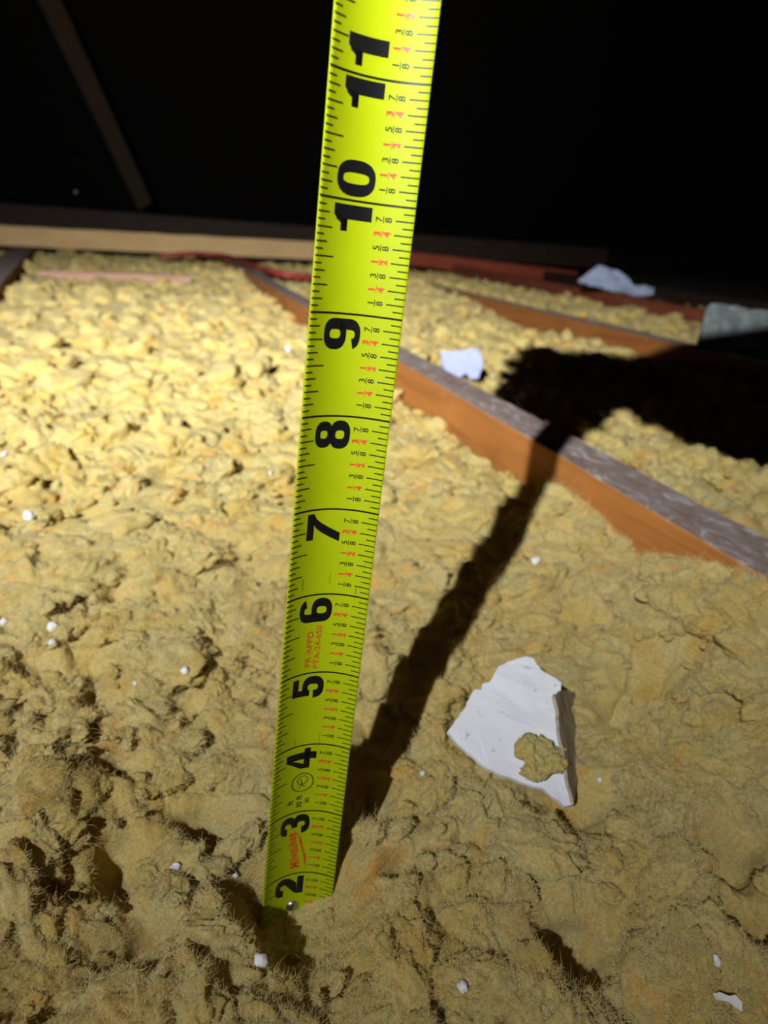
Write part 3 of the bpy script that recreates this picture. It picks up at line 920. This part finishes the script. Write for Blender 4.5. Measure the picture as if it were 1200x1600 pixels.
def lump(c, size, seed, level=4, scale=(1, 1, 1), amp=1.0):
    V0, T = ico(level)
    q = V0 + seed * 5.1
    r_ = .62 + amp * (.5 * perlin(q * 1.3, seed) + .30 * billow(q * 1.8, seed + 1) + .14 * billow(q * 4.5, seed + 2) + .05 * billow(q * 11, seed + 3))
    return V0 * r_[:, None] * size * np.array(scale) + np.array(c), T
tc = onplane(650 + 765 / 4, 980 + 805 / 4, p0 + nn * .17, nn)
shp, T5 = SH[5]
def tuft(c, s, k, r):
    V = shp[k] * s
    ca, sa = math.cos(r), math.sin(r)
    e1 = np.cross(nn, (0, 0, 1.)); e1 /= np.linalg.norm(e1); e3 = nn / np.linalg.norm(nn); e2 = np.cross(e3, e1)
    return np.array(c) + (V[:, :1] * ca - V[:, 1:2] * sa) * e1 + (V[:, :1] * sa + V[:, 1:2] * ca) * e2 + V[:, 2:] * e3
acc = Acc(); rt = np.random.default_rng(3)
e1 = np.array([1, 0, 0.]); e2 = np.cross(nn, e1)
for k in range(13):
    a_ = rt.uniform(0, 6.28); q_ = rt.uniform(0, .24)
    acc.add(tuft(tc + e1 * q_ * math.cos(a_) + e2 * q_ * 1.1 * math.sin(a_) + nn * rt.uniform(-.03, .12), rt.uniform(.13, .27), k, a_ * 3), T5)
tag(obj('insulation_tuft', np.concatenate(acc.V), mat=M['wool'], tris=np.concatenate(acc.T)),
    'yellow tuft of insulation lying on the white drywall piece', 'insulation tuft')

# pale chip behind the nearest joist
pp = z4([(285, 180), (400, 178), (500, 165), (630, 152), (660, 200), (690, 280), (670, 350), (648, 425), (575, 430), (545, 380), (520, 380), (480, 410), (420, 440), (380, 385), (330, 350), (305, 270)], 640, 520, 6)
tag(plate('drywall_chip', pp, gp(720, 585, 3.55), (-.1, -.8, .6), .2, M['paper'], curl=.03),
    'pale bluish white drywall chip on the insulation just behind the nearest joist', 'drywall piece')

# crumpled pale sheet and grey ribbed duct at the back right
def crumple(name, pix, p0, n, amp, mat, label, cat, res=26, thick=.25, zoff=0):
    n = np.array(n, float); n /= np.linalg.norm(n)
    P3 = np.array([onplane(px, py, p0, n) for px, py in pix])
    xs = np.array([p[0] for p in pix]); ys = np.array([p[1] for p in pix])
    bm = bmesh.new(); e1 = np.cross(n, (0, 0, 1.)); e1 /= np.linalg.norm(e1); e2 = np.cross(n, e1); c = P3.mean(0)
    vs = [bm.verts.new((np.dot(q - c, e1), np.dot(q - c, e2), 0)) for q in P3]; bm.faces.new(vs)
    bmesh.ops.triangulate(bm, faces=bm.faces[:])
    for _ in range(4):
        bmesh.ops.subdivide_edges(bm, edges=bm.edges[:], cuts=1, use_grid_fill=True)
        bmesh.ops.triangulate(bm, faces=bm.faces[:])
    r = bmesh.ops.extrude_face_region(bm, geom=bm.faces[:])
    for v in r['geom']:
        if isinstance(v, bmesh.types.BMVert): v.co.z -= thick
    bmesh.ops.recalc_face_normals(bm, faces=bm.faces[:])
    L0 = np.array([v.co[:] for v in bm.verts]); q = L0 * np.array([1, 1, 0])
    L0[:, 2] += amp * (billow(q * .18, 81) + .5 * billow(q * .45, 82) + .25 * billow(q * 1.1, 83) - .8)
    L0[:, 0] += amp * .4 * perlin(q * .3 + 4, 84); L0[:, 1] += amp * .4 * perlin(q * .3 + 8, 85)
    V = c + L0[:, :1] * e1 + L0[:, 1:2] * e2 + L0[:, 2:] * n
    bm.verts.index_update(); Fc = [tuple(v.index for v in f.verts) for f in bm.faces]; bm.free()
    return tag(obj(name, V, Fc, mat, smooth=False), label, cat)
sh = z4([(90, 205), (150, 165), (215, 122), (270, 140), (335, 155), (380, 190), (405, 232), (470, 240), (535, 262), (530, 298), (450, 300), (400, 296), (330, 280), (240, 255), (160, 235)], 880, 380, 3.75)
crumple('plastic_sheet', sh, gp(950, 455, 4.6), (-.35, -.8, .5), .8, M['sheet'],
        'crumpled pale blue sheet lying on top of the reddish joist at the back right', 'sheet')
# ribbed duct: a long grey flexible tube resting between the joists
def tube(name, path, rad_, mat, rib=0, seg=24, parent=None, squash=1.0):
    path = np.array(path, float); V = []; Fc = []
    for i, p in enumerate(path):
        t = path[min(i + 1, len(path) - 1)] - path[max(i - 1, 0)]; t /= np.linalg.norm(t)
        a = np.cross(t, (0, 0, 1.)); a /= np.linalg.norm(a); b = np.cross(a, t)
        rr = rad_ * (1 + (rib * math.sin(i * math.pi / 2) if rib else 0))
        for k in range(seg):
            q = 2 * math.pi * k / seg
            V.append(p + a * rr * math.cos(q) + b * rr * squash * math.sin(q))
        if i:
            for k in range(seg):
                Fc.append(((i - 1) * seg + k, (i - 1) * seg + (k + 1) % seg, i * seg + (k + 1) % seg, i * seg + k))
    Fc.append(tuple(range(seg))[::-1]); Fc.append(tuple(range((len(path) - 1) * seg, len(path) * seg)))
    return obj(name, V, Fc, mat, parent)
dp = z4([(845, 370), (870, 350), (960, 345), (1060, 360), (1100, 372), (1250, 385), (1400, 420), (1400, 760), (1250, 725), (1080, 680), (930, 635), (790, 592), (805, 520), (830, 440)], 880, 380, 3.75)
crumple('duct_wrap', dp, gp(1140, 545, 4.4), (-.45, -.72, .55), .55, M['duct'],
        'grey ribbed duct wrap draped behind the brown joist at the right edge', 'duct', thick=.5)

def spline(pts, n):
    pts = np.array(pts, float); out = []
    P_ = np.vstack([2 * pts[0] - pts[1], pts, 2 * pts[-1] - pts[-2]])
    for i in range(1, len(P_) - 2):
        for k in range(n):
            t = k / n
            a, b, c, d = P_[i - 1], P_[i], P_[i + 1], P_[i + 2]
            out.append(.5 * (2 * b + (c - a) * t + (2 * a - 5 * b + 4 * c - d) * t * t + (3 * b - a - 3 * c + d) * t ** 3))
    out.append(pts[-1]); return out
zc = 4.75
cb = [gp(245, 395, zc) + (0, 0, -.6), gp(290, 397, zc), gp(330, 398, zc), gp(360, 402, zc), gp(395, 415, zc), gp(435, 427, zc - .2), gp(490, 434, zc - .6), gp(530, 437, zc - .9), gp(570, 441, zc - 1.6)]
tag(tube('electrical_cable', spline(cb, 8), .38, M['cable'], seg=12),
    'red electrical cable sagging over the joist end in front of the pale beam', 'cable')

# small white gypsum crumbs: three shapes, each dropped on the surface where the photograph shows it
all_bvh = main_bvh
CR = [(7, 708, .11, 'white gypsum crumb at the far left edge, level with the eight inch mark'),
      (45, 812, .17, 'bright white gypsum crumb on the left, level with the seven inch mark'),
      (80, 980, .15, 'larger white gypsum crumb of the pair at left level with the six inch mark'),
      (83, 1001, .075, 'small round white crumb just below the larger crumb of the pair at left'),
      (4, 975, .10, 'white gypsum crumb cut by the left picture edge, level with the six inch mark'),
      (277, 1355, .085, 'white crumb lying beside the dark hole left of the tape foot'),
      (366, 1369, .055, 'small white crumb close to the left of the tape foot'),
      (406, 1504, .10, 'oval white crumb below the foot of the tape'),
      (661, 1212, .055, 'tiny white crumb between the tape shadow and the large drywall piece'),
      (836, 873, .13, 'white crumb below the nearest joist, right of the tape shadow'),
      (1118, 1497, .11, 'round white crumb in the lower right corner area'),
      (722, 1546, .075, 'white crumb tucked in a fold at the bottom centre right'),
      (422, 738, .08, 'white speck beside the tape, left of the seven and a half inch mark'),
      (211, 1069, .05, 'tiny white speck right of the crumb pair at left'),
      (291, 1050, .085, 'cream white crumb in the crevice left of the five inch mark'),
      (450, 548, .22, 'bright white crumb in the brightest patch left of the nine inch mark'),
      (938, 1218, .05, 'small pale crumb right of the lower tip of the large drywall piece')]
protos = []
for k in range(3):
    V0, T = ico(3); q = V0 + k * 3.3
    Vc = V0 * (.8 + .5 * perlin(q * 1.5, 200 + k) + .25 * billow(q * 3, 210 + k))[:, None] * np.array([1, .85, .8])
    me = raw_mesh('gypsum_crumb', Vc, tris=T, smooth=False); me.materials.append(M['drywall']); protos.append(me)
for i, (px, py, s, lab) in enumerate(CR):
    d = ray(px, py); d = d / np.linalg.norm(d)
    hit = all_bvh.ray_cast(Vector(CAM), Vector(d))
    if hit[0] is None: continue
    p = np.array(hit[0]) + np.array(hit[1]) * s * .6
    o = bpy.data.objects.new('gypsum_crumb', protos[i % 3]); C.objects.link(o)
    o.location = Vector(p * IN); o.scale = (s, s, s * .9); o.rotation_euler = (random.uniform(0, 3), random.uniform(0, 3), random.uniform(0, 6))
    tag(o, lab, 'crumb', 'white gypsum crumbs scattered on the insulation')
# torn scrap bottom right
sp = [(1112, 1553), (1125, 1550), (1140, 1556), (1150, 1554), (1160, 1566), (1160, 1582), (1150, 1574), (1140, 1566), (1126, 1563), (1114, 1560)]
h = all_bvh.ray_cast(Vector(CAM), Vector(ray(1138, 1561)).normalized())
pz = np.array(h[0]) if h[0] is not None else gp(1138, 1561, 2.3)
tag(plate('paper_scrap', sp, pz + np.array([-.02, -.08, .16]), (-.1, -.5, .85), .03, M['drywall']),
    'torn white scrap at the lower right corner below the round crumb', 'scrap')
# nail point through the dark roof
q = CAM + ray(118, 300) * (190 / ray(118, 300)[1])
V, Fc = dome(q, (0, -1, 0), .55, .3, 12, 4)
tag(obj('roofing_nail', V, Fc, M['steel']), 'tiny glinting nail head in the dark at the upper left', 'nail')

for o in bpy.data.objects:
    if '_o' in o: del o['_o']
